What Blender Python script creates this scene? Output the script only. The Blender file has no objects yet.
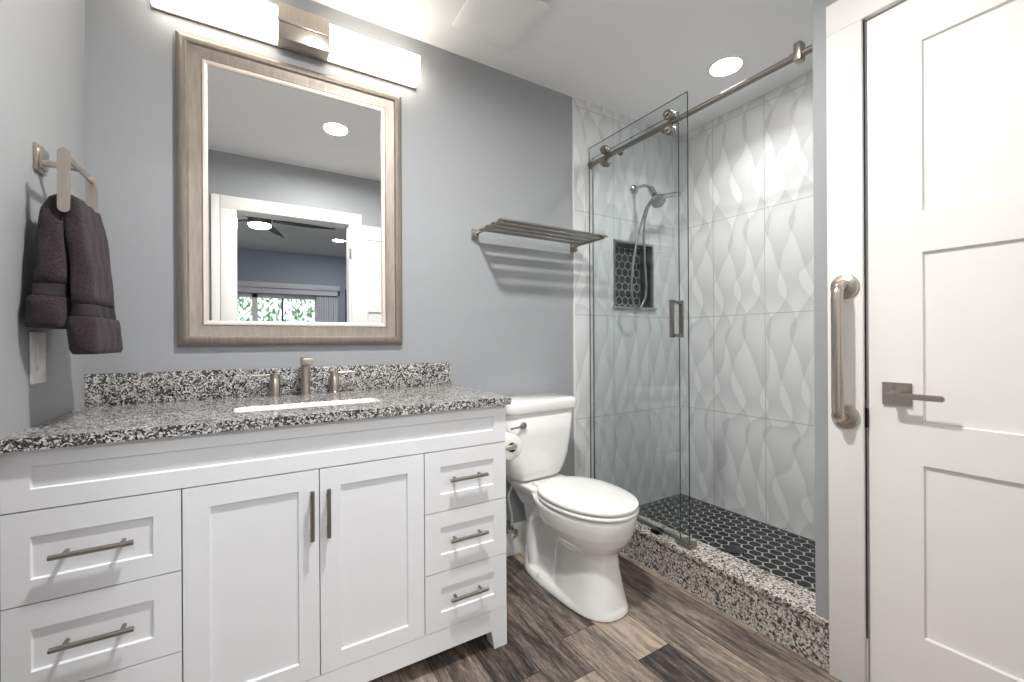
import bpy, bmesh, math, random
from mathutils import Matrix, Vector
random.seed(7)
SC = bpy.context.scene
COL = SC.collection
PI = math.pi

# ------------------------------------------------------------------ camera
F_PX, YAW, PITCH, ROLL = 425.59, 31.078, -0.023, -0.316
CAM = Vector((0.4597, -1.8561, 1.0826))
yw, pt, ro = (math.radians(a) for a in (YAW, PITCH, ROLL))
fw = Vector((math.sin(yw)*math.cos(pt), math.cos(yw)*math.cos(pt), math.sin(pt)))
rt = Vector((math.cos(yw), -math.sin(yw), 0))
up = rt.cross(fw)
rt2 = rt*math.cos(ro) + up*math.sin(ro)
up2 = up*math.cos(ro) - rt*math.sin(ro)
cd = bpy.data.cameras.new('camera')
cam = bpy.data.objects.new('camera', cd)
COL.objects.link(cam)
cd.sensor_width = 36
cd.lens = F_PX/1024*36
cd.clip_start = 0.01
m = Matrix((rt2, up2, -fw)).transposed().to_4x4()
m.translation = CAM
cam.matrix_world = m
SC.camera = cam

# ------------------------------------------------------------------ world, exposure
SC.view_settings.view_transform = 'Standard'
SC.view_settings.look = 'None'
SC.view_settings.exposure = 2.92
SC.view_settings.gamma = 1.0
SC.view_settings.use_curve_mapping = False
SC.cycles.diffuse_bounces = 8
SC.cycles.max_bounces = 14
SC.cycles.transparent_max_bounces = 16
w = bpy.data.worlds.new('sky')
SC.world = w
w.use_nodes = True
w.node_tree.nodes['Background'].inputs[0].default_value = (0.80, 0.90, 1.0, 1)
w.node_tree.nodes['Background'].inputs[1].default_value = 0.40
E_SHADE, E_DOWN, E_BED = 1.1, 4.0, 38.0          # lamp strengths
ld = bpy.data.lights.new('window_daylight', 'AREA')
ld.shape = 'RECTANGLE'; ld.size = 2.6; ld.size_y = 1.9
ld.cycles.is_portal = True
lo = bpy.data.objects.new('window_daylight', ld)
COL.objects.link(lo)
lo.location = (0.0, -5.62, 0.95)
lo.rotation_euler = (PI/2, 0, 0)

# ------------------------------------------------------------------ materials
def lin(c):
    return tuple(((v/255)/12.92 if v/255 <= .04045 else ((v/255+.055)/1.055)**2.4) for v in c)
def new_mat(name):
    mt = bpy.data.materials.new(name); mt.use_nodes = True
    nt = mt.node_tree; nt.nodes.clear()
    out = nt.nodes.new('ShaderNodeOutputMaterial')
    b = nt.nodes.new('ShaderNodeBsdfPrincipled')
    nt.links.new(b.outputs[0], out.inputs[0])
    return mt, nt, b, out
def setin(nt, sock, v):
    if isinstance(v, bpy.types.NodeSocket): nt.links.new(v, sock)
    elif isinstance(v, (tuple, list)) and len(v) == 3 and sock.type == 'RGBA': sock.default_value = (*v, 1)
    else: sock.default_value = v
def M(nt, op, a, b=0.0, c=None, clamp=False):
    n = nt.nodes.new('ShaderNodeMath'); n.operation = op; n.use_clamp = clamp
    setin(nt, n.inputs[0], a); setin(nt, n.inputs[1], b)
    if c is not None: setin(nt, n.inputs[2], c)
    return n.outputs[0]
def MIX(nt, f, a, b, mode='MIX'):
    n = nt.nodes.new('ShaderNodeMix'); n.data_type = 'RGBA'; n.blend_type = mode
    setin(nt, n.inputs[0], f); setin(nt, n.inputs[6], a); setin(nt, n.inputs[7], b)
    return n.outputs[2]
def NOISE(nt, vec, scale, detail=3, rough=.5, dist=0):
    n = nt.nodes.new('ShaderNodeTexNoise'); n.inputs['Scale'].default_value = scale
    n.inputs['Detail'].default_value = detail; n.inputs['Roughness'].default_value = rough
    n.inputs['Distortion'].default_value = dist
    if vec is not None: nt.links.new(vec, n.inputs['Vector'])
    return n
def RAMP(nt, f, stops, interp='LINEAR'):
    n = nt.nodes.new('ShaderNodeValToRGB'); cr = n.color_ramp; cr.interpolation = interp
    while len(cr.elements) < len(stops): cr.elements.new(.5)
    for e, (p, c) in zip(cr.elements, stops):
        e.position = p; e.color = (*c, 1) if len(c) == 3 else c
    nt.links.new(f, n.inputs[0]); return n.outputs[0]
def COORD(nt, kind='Object'):
    return nt.nodes.new('ShaderNodeTexCoord').outputs[kind]
def SCALE(nt, vec, s, loc=(0, 0, 0)):
    n = nt.nodes.new('ShaderNodeMapping'); nt.links.new(vec, n.inputs[0])
    n.inputs['Scale'].default_value = s; n.inputs['Location'].default_value = loc
    return n.outputs[0]
def BUMP(nt, h, strength, dist, b):
    n = nt.nodes.new('ShaderNodeBump'); n.inputs['Strength'].default_value = strength
    n.inputs['Distance'].default_value = dist
    nt.links.new(h, n.inputs['Height']); nt.links.new(n.outputs[0], b.inputs['Normal'])
def COMB(nt, x, y, z):
    n = nt.nodes.new('ShaderNodeCombineXYZ')
    for i, v in enumerate((x, y, z)): setin(nt, n.inputs[i], v)
    return n.outputs[0]

def simple(name, rgb, rough=.5, metal=0, bump=None, vary=0.0, vscale=3, coat=0, spec=None):
    mt, nt, b, out = new_mat(name)
    co = COORD(nt)
    c = lin(rgb)
    if vary:
        n = NOISE(nt, co, vscale, 4)
        col = MIX(nt, n.outputs[0], tuple(v*(1-vary) for v in c), tuple(min(1, v*(1+vary)) for v in c))
        nt.links.new(col, b.inputs['Base Color'])
    else: b.inputs['Base Color'].default_value = (*c, 1)
    b.inputs['Roughness'].default_value = rough; b.inputs['Metallic'].default_value = metal
    if coat: b.inputs['Coat Weight'].default_value = coat; b.inputs['Coat Roughness'].default_value = .05
    if spec is not None: b.inputs['Specular IOR Level'].default_value = spec
    if bump:
        n = NOISE(nt, co, bump[0], 3); BUMP(nt, n.outputs[0], bump[1], bump[2], b)
    return mt

PAINT = simple('grey_blue_wall_paint', (158, 160, 163), .55, bump=(260, .12, .001), vary=.015)
CEIL = simple('white_ceiling_paint', (238, 238, 238), .8, bump=(160, .15, .001), vary=.01)
TRIM = simple('white_trim_paint', (236, 234, 231), .38, vary=.01)
CAB = simple('white_cabinet_lacquer', (234, 235, 237), .35, vary=.008)
DARKIN = simple('cabinet_shadow_gap', (150, 150, 150), .8, vary=.02)
PORC = simple('white_porcelain', (238, 237, 235), .12, coat=.6, vary=.006)
SEATM = simple('white_seat_plastic', (236, 235, 233), .22, vary=.006)
CHROME = simple('polished_chrome', (178, 180, 182), .12, 1, vary=.02)
DARKM = simple('dark_metal', (40, 40, 42), .4, 1, vary=.05)
PLAST = simple('white_plastic', (232, 232, 230), .35, vary=.01)
PAPER = simple('toilet_tissue', (238, 236, 232), .95, bump=(300, .3, .0008), vary=.02)
CARD = simple('brown_cardboard', (120, 88, 60), .9, vary=.08)
BEDWALL = simple('bedroom_grey_paint', (165, 171, 182), .6, vary=.015)
BLACK = simple('black_frame', (22, 22, 24), .5, vary=.05)
BLINDM = simple('grey_white_blind', (205, 205, 208), .6, vary=.02)
BLADEM = simple('dark_fan_blade', (16, 15, 16), .45, vary=.1, vscale=9)
RUBBER = simple('braided_grey_hose', (190, 190, 188), .4, .3, bump=(500, .5, .001), vary=.05)
HINGEM = simple('nickel_hinge', (150, 148, 145), .35, 1, vary=.03)

def nickel(name, ca, cb):
    mt, nt, b, out = new_mat(name)
    v = SCALE(nt, COORD(nt), (400, 400, 12))
    n = NOISE(nt, v, 1.0, 3)
    nt.links.new(MIX(nt, n.outputs[0], lin(ca), lin(cb)), b.inputs['Base Color'])
    b.inputs['Metallic'].default_value = 1
    nt.links.new(M(nt, 'MULTIPLY_ADD', n.outputs[0], .12, .24), b.inputs['Roughness'])
    return mt
NICK = nickel('brushed_nickel', (170, 160, 150), (206, 197, 187))
NICKD = nickel('dull_brushed_nickel', (132, 127, 121), (170, 165, 158))
def frame_mat(name, a, bb):
    mt, nt, b, out = new_mat(name)
    n = NOISE(nt, SCALE(nt, COORD(nt), (120, 120, 14)), 1.0, 4)
    nt.links.new(MIX(nt, n.outputs[0], lin(a), lin(bb)), b.inputs['Base Color'])
    b.inputs['Metallic'].default_value = .45; b.inputs['Roughness'].default_value = .42
    return mt
FRAME = frame_mat('champagne_frame', (118, 108, 98), (164, 154, 143))
LIP = frame_mat('pale_inner_lip', (196, 182, 172), (214, 202, 194))

def mirror_mat():
    mt, nt, b, out = new_mat('mirror_silver')
    b.inputs['Base Color'].default_value = (.86, .87, .87, 1)
    b.inputs['Metallic'].default_value = 1; b.inputs['Roughness'].default_value = 0.0
    return mt
MIRROR = mirror_mat()

def granite(name, stops, fstops, k=1.0):
    mt, nt, b, out = new_mat(name)
    co = COORD(nt)
    warp = NOISE(nt, co, 60, 3)
    vm = nt.nodes.new('ShaderNodeVectorMath'); vm.operation = 'MULTIPLY_ADD'
    nt.links.new(warp.outputs[1], vm.inputs[0]); vm.inputs[1].default_value = (.011, .011, .011)
    nt.links.new(co, vm.inputs[2])
    def vor(s, vec):
        n = nt.nodes.new('ShaderNodeTexVoronoi'); n.inputs['Scale'].default_value = s
        nt.links.new(vec, n.inputs['Vector']); return n
    v1 = vor(185*k, vm.outputs[0]); v2 = vor(330*k, vm.outputs[0])
    sp = nt.nodes.new('ShaderNodeSeparateColor'); nt.links.new(v1.outputs['Color'], sp.inputs[0])
    sp2 = nt.nodes.new('ShaderNodeSeparateColor'); nt.links.new(v2.outputs['Color'], sp2.inputs[0])
    cl = NOISE(nt, co, 38, 2)
    sel = M(nt, 'ADD', M(nt, 'MULTIPLY', sp.outputs[0], .72), M(nt, 'MULTIPLY', M(nt, 'SUBTRACT', cl.outputs[0], .32), .75))
    base = RAMP(nt, sel, stops)
    fine = RAMP(nt, sp2.outputs[1], fstops)
    pick = NOISE(nt, co, 55, 2)
    f = M(nt, 'MULTIPLY_ADD', M(nt, 'GREATER_THAN', pick.outputs[0], .56), .7, .15)
    nt.links.new(MIX(nt, f, base, fine), b.inputs['Base Color'])
    b.inputs['Roughness'].default_value = .14
    return mt
_f = [(0, lin((14, 14, 18))), (.38, lin((26, 26, 30))), (.42, lin((150, 149, 148))), (1, lin((226, 224, 221)))]
GRANITE = granite('speckled_granite', [(0, lin((12, 12, 16))), (.47, lin((22, 22, 26))), (.50, lin((96, 95, 96))), (.59, lin((138, 136, 135))),
    (.62, lin((214, 212, 209))), (.74, lin((226, 225, 223))), (.78, lin((180, 175, 168))), (1, lin((198, 194, 188)))], _f, 1.3)
GRANITE_C = granite('speckled_granite_curb', [(0, lin((26, 23, 22))), (.36, lin((48, 42, 38))), (.39, lin((116, 110, 104))), (.50, lin((158, 152, 145))),
    (.54, lin((206, 200, 192))), (.74, lin((222, 217, 210))), (.78, lin((168, 156, 142))), (1, lin((190, 180, 168)))],
    [(0, lin((30, 26, 24))), (.22, lin((60, 54, 50))), (.27, lin((170, 165, 158))), (1, lin((214, 208, 200)))], .78)

def wave_tile(name, u0, uw, z0=.0605, zh=.583):
    mt, nt, b, out = new_mat(name)
    s = nt.nodes.new('ShaderNodeSeparateXYZ'); nt.links.new(COORD(nt, 'UV'), s.inputs[0])
    u, v = s.outputs[0], s.outputs[1]
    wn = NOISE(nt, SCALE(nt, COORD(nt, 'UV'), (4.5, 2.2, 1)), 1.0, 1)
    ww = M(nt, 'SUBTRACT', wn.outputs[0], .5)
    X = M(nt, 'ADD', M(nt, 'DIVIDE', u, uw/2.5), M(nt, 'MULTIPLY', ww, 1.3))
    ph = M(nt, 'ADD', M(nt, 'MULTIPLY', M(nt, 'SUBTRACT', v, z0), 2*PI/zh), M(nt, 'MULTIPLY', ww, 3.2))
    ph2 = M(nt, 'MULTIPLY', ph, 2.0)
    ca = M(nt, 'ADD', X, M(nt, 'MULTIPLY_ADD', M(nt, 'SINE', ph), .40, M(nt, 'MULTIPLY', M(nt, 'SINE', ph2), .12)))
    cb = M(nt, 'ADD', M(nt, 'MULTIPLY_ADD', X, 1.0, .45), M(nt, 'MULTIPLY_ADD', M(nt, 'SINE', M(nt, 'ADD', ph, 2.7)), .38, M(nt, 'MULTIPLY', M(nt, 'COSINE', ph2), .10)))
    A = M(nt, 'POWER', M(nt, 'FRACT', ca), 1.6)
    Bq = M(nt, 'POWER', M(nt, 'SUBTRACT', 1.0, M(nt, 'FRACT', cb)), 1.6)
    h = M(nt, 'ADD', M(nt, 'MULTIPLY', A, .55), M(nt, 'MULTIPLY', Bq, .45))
    # grout joints
    gu = M(nt, 'FRACT', M(nt, 'DIVIDE', M(nt, 'SUBTRACT', u, u0), uw))
    gv = M(nt, 'FRACT', M(nt, 'DIVIDE', M(nt, 'SUBTRACT', v, z0), zh))
    du = M(nt, 'MULTIPLY', M(nt, 'MINIMUM', gu, M(nt, 'SUBTRACT', 1.0, gu)), uw)
    dv = M(nt, 'MULTIPLY', M(nt, 'MINIMUM', gv, M(nt, 'SUBTRACT', 1.0, gv)), zh)
    d = M(nt, 'MINIMUM', du, dv)
    joint = M(nt, 'LESS_THAN', d, .0016)
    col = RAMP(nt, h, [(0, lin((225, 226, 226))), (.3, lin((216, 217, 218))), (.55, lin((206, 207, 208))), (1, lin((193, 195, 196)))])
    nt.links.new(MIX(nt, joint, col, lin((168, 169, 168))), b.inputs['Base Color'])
    b.inputs['Roughness'].default_value = .3
    BUMP(nt, M(nt, 'SUBTRACT', h, M(nt, 'MULTIPLY', joint, .6)), .3, .002, b)
    return mt
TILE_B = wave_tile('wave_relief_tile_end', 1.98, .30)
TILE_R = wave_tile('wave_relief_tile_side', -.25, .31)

def wood():
    mt, nt, b, out = new_mat('weathered_wood_planks')
    uvs = COORD(nt, 'UV')
    s = nt.nodes.new('ShaderNodeSeparateXYZ'); nt.links.new(uvs, s.inputs[0])
    x, y = s.outputs[0], s.outputs[1]
    px = M(nt, 'DIVIDE', M(nt, 'SUBTRACT', x, .0375), .1525)
    idx = M(nt, 'FLOOR', px)
    wn = nt.nodes.new('ShaderNodeTexWhiteNoise'); wn.noise_dimensions = '1D'; nt.links.new(idx, wn.inputs['W'])
    py = M(nt, 'ADD', M(nt, 'DIVIDE', y, 1.22), wn.outputs['Value'])
    jdx = M(nt, 'FLOOR', py)
    wn2 = nt.nodes.new('ShaderNodeTexWhiteNoise'); wn2.noise_dimensions = '2D'
    nt.links.new(COMB(nt, idx, jdx, 0.0), wn2.inputs['Vector'])
    tone = wn2.outputs['Value']
    vec = COMB(nt, M(nt, 'MULTIPLY', x, 42.0), M(nt, 'MULTIPLY', y, 4.5), M(nt, 'MULTIPLY', tone, 40.0))
    n1 = NOISE(nt, vec, 1.0, 7, .68, .3)
    vec2 = COMB(nt, M(nt, 'MULTIPLY', x, 210.0), M(nt, 'MULTIPLY', y, 26.0), M(nt, 'MULTIPLY', tone, 20.0))
    n2 = NOISE(nt, vec2, 1.0, 5, .7)
    v = M(nt, 'ADD', M(nt, 'MULTIPLY', n1.outputs[0], .8), M(nt, 'MULTIPLY', n2.outputs[0], .42))
    v = M(nt, 'ADD', v, M(nt, 'MULTIPLY', M(nt, 'SUBTRACT', tone, .5), .30))
    col = RAMP(nt, v, [(.40, lin((44, 38, 36))), (.53, lin((86, 76, 71))), (.64, lin((124, 111, 101))), (.80, lin((176, 160, 144)))])
    fx = M(nt, 'FRACT', px); fy = M(nt, 'FRACT', py)
    dx = M(nt, 'MULTIPLY', M(nt, 'MINIMUM', fx, M(nt, 'SUBTRACT', 1.0, fx)), .1525)
    dy = M(nt, 'MULTIPLY', M(nt, 'MINIMUM', fy, M(nt, 'SUBTRACT', 1.0, fy)), 1.22)
    gap = M(nt, 'LESS_THAN', M(nt, 'MINIMUM', dx, dy), .0013)
    nt.links.new(MIX(nt, gap, col, lin((34, 28, 25))), b.inputs['Base Color'])
    b.inputs['Roughness'].default_value = .42
    BUMP(nt, M(nt, 'SUBTRACT', v, gap), .25, .0015, b)
    return mt
WOOD = wood()

def towel_mat():
    mt, nt, b, out = new_mat('plum_grey_terry')
    co = COORD(nt)
    n = NOISE(nt, co, 190, 4, .75); n2 = NOISE(nt, co, 30, 3)
    nt.links.new(MIX(nt, n.outputs[0], lin((16, 13, 17)), lin((82, 70, 77))), b.inputs['Base Color'])
    b.inputs['Roughness'].default_value = 1; b.inputs['Sheen Weight'].default_value = .12
    b.inputs['Specular IOR Level'].default_value = .1
    BUMP(nt, M(nt, 'ADD', n.outputs[0], n2.outputs[0]), 1.0, .006, b)
    return mt
TOWEL = towel_mat()
BANDM = simple('plum_grey_woven_band', (40, 34, 39), .8, bump=(700, .3, .0005), vary=.05)

def emit(name, rgb, s):
    mt, nt, b, out = new_mat(name)
    b.inputs['Base Color'].default_value = (.8, .8, .8, 1)
    b.inputs['Emission Color'].default_value = (*rgb, 1); b.inputs['Emission Strength'].default_value = s
    b.inputs['Roughness'].default_value = .3
    return mt
GLOW = emit('opal_glass_lit', (1.0, .92, .80), E_SHADE)
DOWN = emit('downlight_lens_lit', (1.0, .97, .93), E_DOWN)
BEDL = emit('bedroom_lens_lit', (.95, .95, 1.0), E_BED)

def glass():
    mt, nt, b, out = new_mat('clear_glass')
    nt.nodes.remove(b)
    lw = nt.nodes.new('ShaderNodeLayerWeight'); lw.inputs[0].default_value = .5
    fr = M(nt, 'MULTIPLY_ADD', M(nt, 'POWER', lw.outputs['Facing'], 5.0), .9, .04)
    tr = nt.nodes.new('ShaderNodeBsdfTransparent'); tr.inputs[0].default_value = (.945, .958, .956, 1)
    gl = nt.nodes.new('ShaderNodeBsdfGlossy'); gl.inputs['Roughness'].default_value = 0
    mx = nt.nodes.new('ShaderNodeMixShader')
    nt.links.new(fr, mx.inputs[0]); nt.links.new(tr.outputs[0], mx.inputs[1]); nt.links.new(gl.outputs[0], mx.inputs[2])
    nt.links.new(mx.outputs[0], out.inputs[0])
    return mt
GLASS = glass()
GEDGE = simple('polished_glass_edge', (66, 78, 76), .15, vary=.03)
HEX = simple('black_hex_tile', (20, 21, 25), .3, vary=.25, vscale=22)
GROUT = simple('pale_grey_grout', (176, 176, 173), .9, bump=(400, .2, .0005), vary=.04)
def foliage_mat():
    mt, nt, b, out = new_mat('garden_foliage')
    n = NOISE(nt, COORD(nt), 7, 5, .7)
    nt.links.new(RAMP(nt, n.outputs[0], [(.3, lin((120, 146, 108))), (.5, lin((180, 202, 160))), (.7, lin((232, 240, 214)))]), b.inputs['Base Color'])
    b.inputs['Roughness'].default_value = .7
    return mt
FOLI = foliage_mat()
GRASS = simple('pale_patio', (170, 168, 160), .9, vary=.2, vscale=6)

# ------------------------------------------------------------------ mesh helpers
def merge(bm, t, mi=0):
    for f in t.faces: f.material_index = mi
    me = bpy.data.meshes.new('t'); t.to_mesh(me); t.free(); bm.from_mesh(me); bpy.data.meshes.remove(me)
def box(bm, x0, x1, y0, y1, z0, z1, bev=0, mi=0, seg=2):
    t = bmesh.new(); bmesh.ops.create_cube(t, size=1)
    for v in t.verts:
        v.co = Vector(((x0+x1)/2+v.co.x*(x1-x0), (y0+y1)/2+v.co.y*(y1-y0), (z0+z1)/2+v.co.z*(z1-z0)))
    if bev: bmesh.ops.bevel(t, geom=t.edges[:], offset=bev, segments=seg, affect='EDGES', profile=.5)
    merge(bm, t, mi)
def loft(bm, rings, caps=True, closed=True, mi=0):
    vs = [[bm.verts.new(p) for p in r] for r in rings]
    n = len(rings[0])
    for a, b in zip(vs, vs[1:]):
        for i in range(n if closed else n-1):
            f = bm.faces.new((a[i], a[(i+1) % n], b[(i+1) % n], b[i])); f.material_index = mi
    if caps and closed:
        f = bm.faces.new(vs[0][::-1]); f.material_index = mi
        f = bm.faces.new(vs[-1]); f.material_index = mi
    return vs
def catmull(pts, n=8):
    P = [Vector(p) for p in pts]; P = [2*P[0]-P[1]] + P + [2*P[-1]-P[-2]]
    o = []
    for i in range(1, len(P)-2):
        for k in range(n):
            t = k/n; a, b, c, d = P[i-1:i+3]
            o.append(.5*((2*b)+(c-a)*t+(2*a-5*b+4*c-d)*t*t+(3*b-a-3*c+d)*t**3))
    o.append(P[-2]); return o
def tube(bm, pts, r, seg=16, smooth=0, mi=0, section=None):
    P = catmull(pts, smooth) if smooth else [Vector(p) for p in pts]
    rr = r if isinstance(r, (list, tuple)) else [r]*len(P)
    if len(rr) != len(P): rr = [rr[min(len(rr)-1, int(i/(len(P)-1)*(len(rr)-1)+.5))] for i in range(len(P))]
    rings = []; nrm = None
    for i, p in enumerate(P):
        d = (P[min(i+1, len(P)-1)]-P[max(i-1, 0)]).normalized()
        if nrm is None:
            a = Vector((0, 0, 1)) if abs(d.z) < .9 else Vector((0, 1, 0))
            nrm = (a-d*a.dot(d)).normalized()
        else: nrm = (nrm-d*nrm.dot(d)).normalized()
        bi = d.cross(nrm)
        rings.append([p+(nrm*math.cos(2*PI*k/seg)+bi*math.sin(2*PI*k/seg))*rr[i] for k in range(seg)])
    loft(bm, rings, mi=mi)
def cyl(bm, a, b, r, seg=24, r2=None, mi=0):
    tube(bm, [a, b], [r, r if r2 is None else r2], seg, mi=mi)
def lathe(bm, c, axis, prof, seg=32, mi=0):
    """prof: list of (distance along axis, radius)"""
    ax = Vector(axis).normalized(); a = Vector((0, 0, 1)) if abs(ax.z) < .9 else Vector((1, 0, 0))
    n = (a-ax*a.dot(ax)).normalized(); b = ax.cross(n); c = Vector(c)
    loft(bm, [[c+ax*h+(n*math.cos(2*PI*k/seg)+b*math.sin(2*PI*k/seg))*max(r, 1e-4) for k in range(seg)] for h, r in prof], mi=mi)
def rrect(cx, cy, hx, hy, r, n=5):
    o = []
    for sx, sy, a0 in ((1, 1, 0), (-1, 1, 90), (-1, -1, 180), (1, -1, 270)):
        for k in range(n+1):
            a = math.radians(a0+90*k/n)
            o.append((cx+sx*(hx-r)+r*math.cos(a), cy+sy*(hy-r)+r*math.sin(a)))
    return o
def plate(bm, outer, holes, to3, t0, t1, mi=0):
    """flat plate with holes: 2-D loops, to3(u, v, t) -> 3-D point"""
    t = bmesh.new(); edges = []
    for loop in [outer]+holes:
        vs = [t.verts.new(to3(u, v, t0)) for u, v in loop]
        edges += [t.edges.new((vs[i], vs[(i+1) % len(vs)])) for i in range(len(vs))]
    bmesh.ops.triangle_fill(t, edges=edges, use_beauty=True)
    r = bmesh.ops.extrude_face_region(t, geom=t.faces[:])
    d = Vector(to3(0, 0, t1))-Vector(to3(0, 0, t0))
    bmesh.ops.translate(t, verts=[v for v in r['geom'] if isinstance(v, bmesh.types.BMVert)], vec=d)
    merge(bm, t, mi)
def rect(u0, u1, v0, v1): return [(u0, v0), (u1, v0), (u1, v1), (u0, v1)]

def wloc(o):
    v = Vector((0, 0, 0))
    while o: v = v+o.location; o = o.parent
    return v
def build(name, bm, mats, parent=None, origin=None, smooth=True, angle=35, mods=None):
    bmesh.ops.recalc_face_normals(bm, faces=bm.faces[:])
    uv = bm.loops.layers.uv.verify()
    for f in bm.faces:
        n = f.normal; ax = max(range(3), key=lambda i: abs(n[i]))
        for l in f.loops:
            c = l.vert.co
            l[uv].uv = (c.y, c.z) if ax == 0 else (c.x, c.z) if ax == 1 else (c.x, c.y)
    if origin is None:
        if parent: origin = wloc(parent)
        else:
            xs = [v.co for v in bm.verts]
            origin = Vector(((min(c.x for c in xs)+max(c.x for c in xs))/2, (min(c.y for c in xs)+max(c.y for c in xs))/2, min(c.z for c in xs)))
    origin = Vector(origin)
    for v in bm.verts: v.co -= origin
    me = bpy.data.meshes.new(name); bm.to_mesh(me); bm.free()
    for mt in (mats if isinstance(mats, (list, tuple)) else [mats]): me.materials.append(mt)
    if smooth:
        me.polygons.foreach_set('use_smooth', [True]*len(me.polygons))
        me.set_sharp_from_angle(angle=math.radians(angle))
    o = bpy.data.objects.new(name, me); COL.objects.link(o)
    if parent: o.parent = parent; o.location = origin-wloc(parent)
    else: o.location = origin
    return o
def tag(o, label=None, cat=None, group=None, kind=None):
    if label: o['label'] = label
    if cat: o['category'] = cat
    if group: o['group'] = group
    if kind: o['kind'] = kind
    return o
def thing(name, loc, label, cat, group=None):
    o = bpy.data.objects.new(name, None); COL.objects.link(o); o.location = loc
    o.empty_display_size = .1
    return tag(o, label, cat, group)
def struct(name, bm, mats, parent=None, label=None, **k):
    o = build(name, bm, mats, parent, **k)
    if not parent: o['kind'] = 'structure'
    if label: o['label'] = label
    return o
NB = bmesh.new

# ------------------------------------------------------------------ dimensions
ZC = 2.440               # ceiling
XT, XR = 1.983, 2.880     # start of shower tile, shower side wall
YN = -1.163               # near end of shower
YW = -1.83                # doorway wall
ZS = .0605                # shower floor
XP = 2.055                # plane of the wall with the shower opening
DX0, DX1, DZ = .347, 1.117, 2.033   # doorway

# ------------------------------------------------------------------ room shell
b = NB(); box(b, -.12, 2.056, YW-.13, .12, -.05, 0)
struct('floor', b, WOOD, label='grey brown weathered wood plank floor')
b = NB(); box(b, -.12, XR+.12, YW-.13, .12, ZC, ZC+.06)
struct('ceiling', b, CEIL, label='smooth white ceiling')
b = NB(); box(b, -.12, 0, YW-.13, .12, -.05, ZC)
struct('wall_left', b, PAINT, label='pale grey wall left of the vanity')
b = NB(); box(b, -.12, XT, 0, .12, -.05, ZC)
struct('wall_back', b, PAINT, label='blue grey wall behind vanity and toilet')
# tiled end wall of the shower, with the niche cut out
NX0, NX1, NZ0, NZ1 = 2.29, 2.61, 1.285, 1.67
b = NB()
plate(b, rect(XT, XR+.1, -.05, ZC), [rect(NX0, NX1, NZ0, NZ1)], lambda u, v, t: (u, t, v), -.008, .12)
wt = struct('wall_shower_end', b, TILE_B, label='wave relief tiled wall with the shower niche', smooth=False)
b = NB(); box(b, XT-.006, XT, -.010, .0, 0, ZC)
struct('trim_1', b, TRIM, label='thin white edge strip where the shower tile begins')
b = NB(); box(b, XR, XR+.1, YN-.13, .12, -.05, ZC)
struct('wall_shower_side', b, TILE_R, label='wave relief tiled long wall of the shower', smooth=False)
b = NB(); box(b, XP+.004, XR+.1, YN-.12, YN, -.05, ZC, mi=1)
box(b, XP, XP+.006, YN-.14, YN+.002, .168, ZC, mi=0)
struct('wall_shower_near', b, [PAINT, TILE_B], smooth=False, label='grey painted wall end between shower opening and door casing')
# wall with the narrow closed door
CY0, CY1, CZ = -1.303, -1.766, 2.055
b = NB()
plate(b, rect(YN-.12, YW-.13, -.05, ZC), [rect(CY1-.008, CY0+.008, -.04, CZ+.006)], lambda u, v, t: (t, u, v), XP, XP+.12)
struct('wall_right', b, PAINT, smooth=False, label='grey wall round the narrow closed door')
b = NB(); box(b, XP+.115, XP+.13, CY1-.06, CY0+.06, -.05, CZ+.1)
struct('wall_closet_back', b, PAINT, label='wall behind the narrow closed door')
# doorway wall behind the camera
b = NB()
plate(b, rect(-.12, XR+.1, -.05, ZC), [rect(DX0-.012, DX1+.012, -.049, DZ+.012)], lambda u, v, t: (u, t, v), YW-.12, YW)
struct('wall_front', b, PAINT, smooth=False, label='grey wall with the bedroom doorway')

# ---- floor hex mosaic of the shower and of the niche
def hexes(bm, u0, u1, v0, v1, to3, pitch=.058, gap=.0065, th=.0012, flat=0):
    R = (pitch-gap)/math.sqrt(3); row = pitch*math.sqrt(3)/2
    nv = int((v1-v0)/row)+2; nu = int((u1-u0)/pitch)+2
    for j in range(nv):
        for i in range(-1, nu):
            cu = u0+(i+(.5 if j % 2 else 0))*pitch; cv = v0+j*row
            pts = []
            for k in range(6):
                a = PI/6+k*PI/3
                pu = min(max(cu+R*math.cos(a), u0), u1); pv = min(max(cv+R*math.sin(a), v0), v1)
                pts.append((pu, pv))
            ar = abs(sum(pts[k][0]*pts[(k+1) % 6][1]-pts[(k+1) % 6][0]*pts[k][1] for k in range(6)))/2
            if ar < .00012: continue
            pp = []
            for p in pts:
                if not pp or (abs(p[0]-pp[-1][0])+abs(p[1]-pp[-1][1])) > 1e-5: pp.append(p)
            if abs(pp[0][0]-pp[-1][0])+abs(pp[0][1]-pp[-1][1]) < 1e-5: pp.pop()
            if len(pp) < 3: continue
            lo_ = [bm.verts.new(to3(u, v, 0)) for u, v in pp]; hi = [bm.verts.new(to3(u, v, th)) for u, v in pp]
            n = len(pp)
            f = bm.faces.new(hi); f.material_index = 1
            for k in range(n):
                f = bm.faces.new((lo_[k], lo_[(k+1) % n], hi[(k+1) % n], hi[k])); f.material_index = 1
b = NB(); box(b, 2.17, XR, YN, -.008, 0, ZS-.0012, mi=0)
hexes(b, 2.186, XR-.002, YN+.002, -.010, lambda u, v, t: (u, v, ZS-.0012+t))
struct('floor_shower', b, [GROUT, HEX], smooth=False, label='black hexagon mosaic shower floor with pale grout')
b = NB()
DEP = .09
box(b, NX0, NX1, DEP, DEP+.01, NZ0, NZ1, mi=0)
hexes(b, NX0+.002, NX1-.002, NZ0+.002, NZ1-.002, lambda u, v, t: (u, DEP-t, v), pitch=.052, gap=.007)
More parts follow.
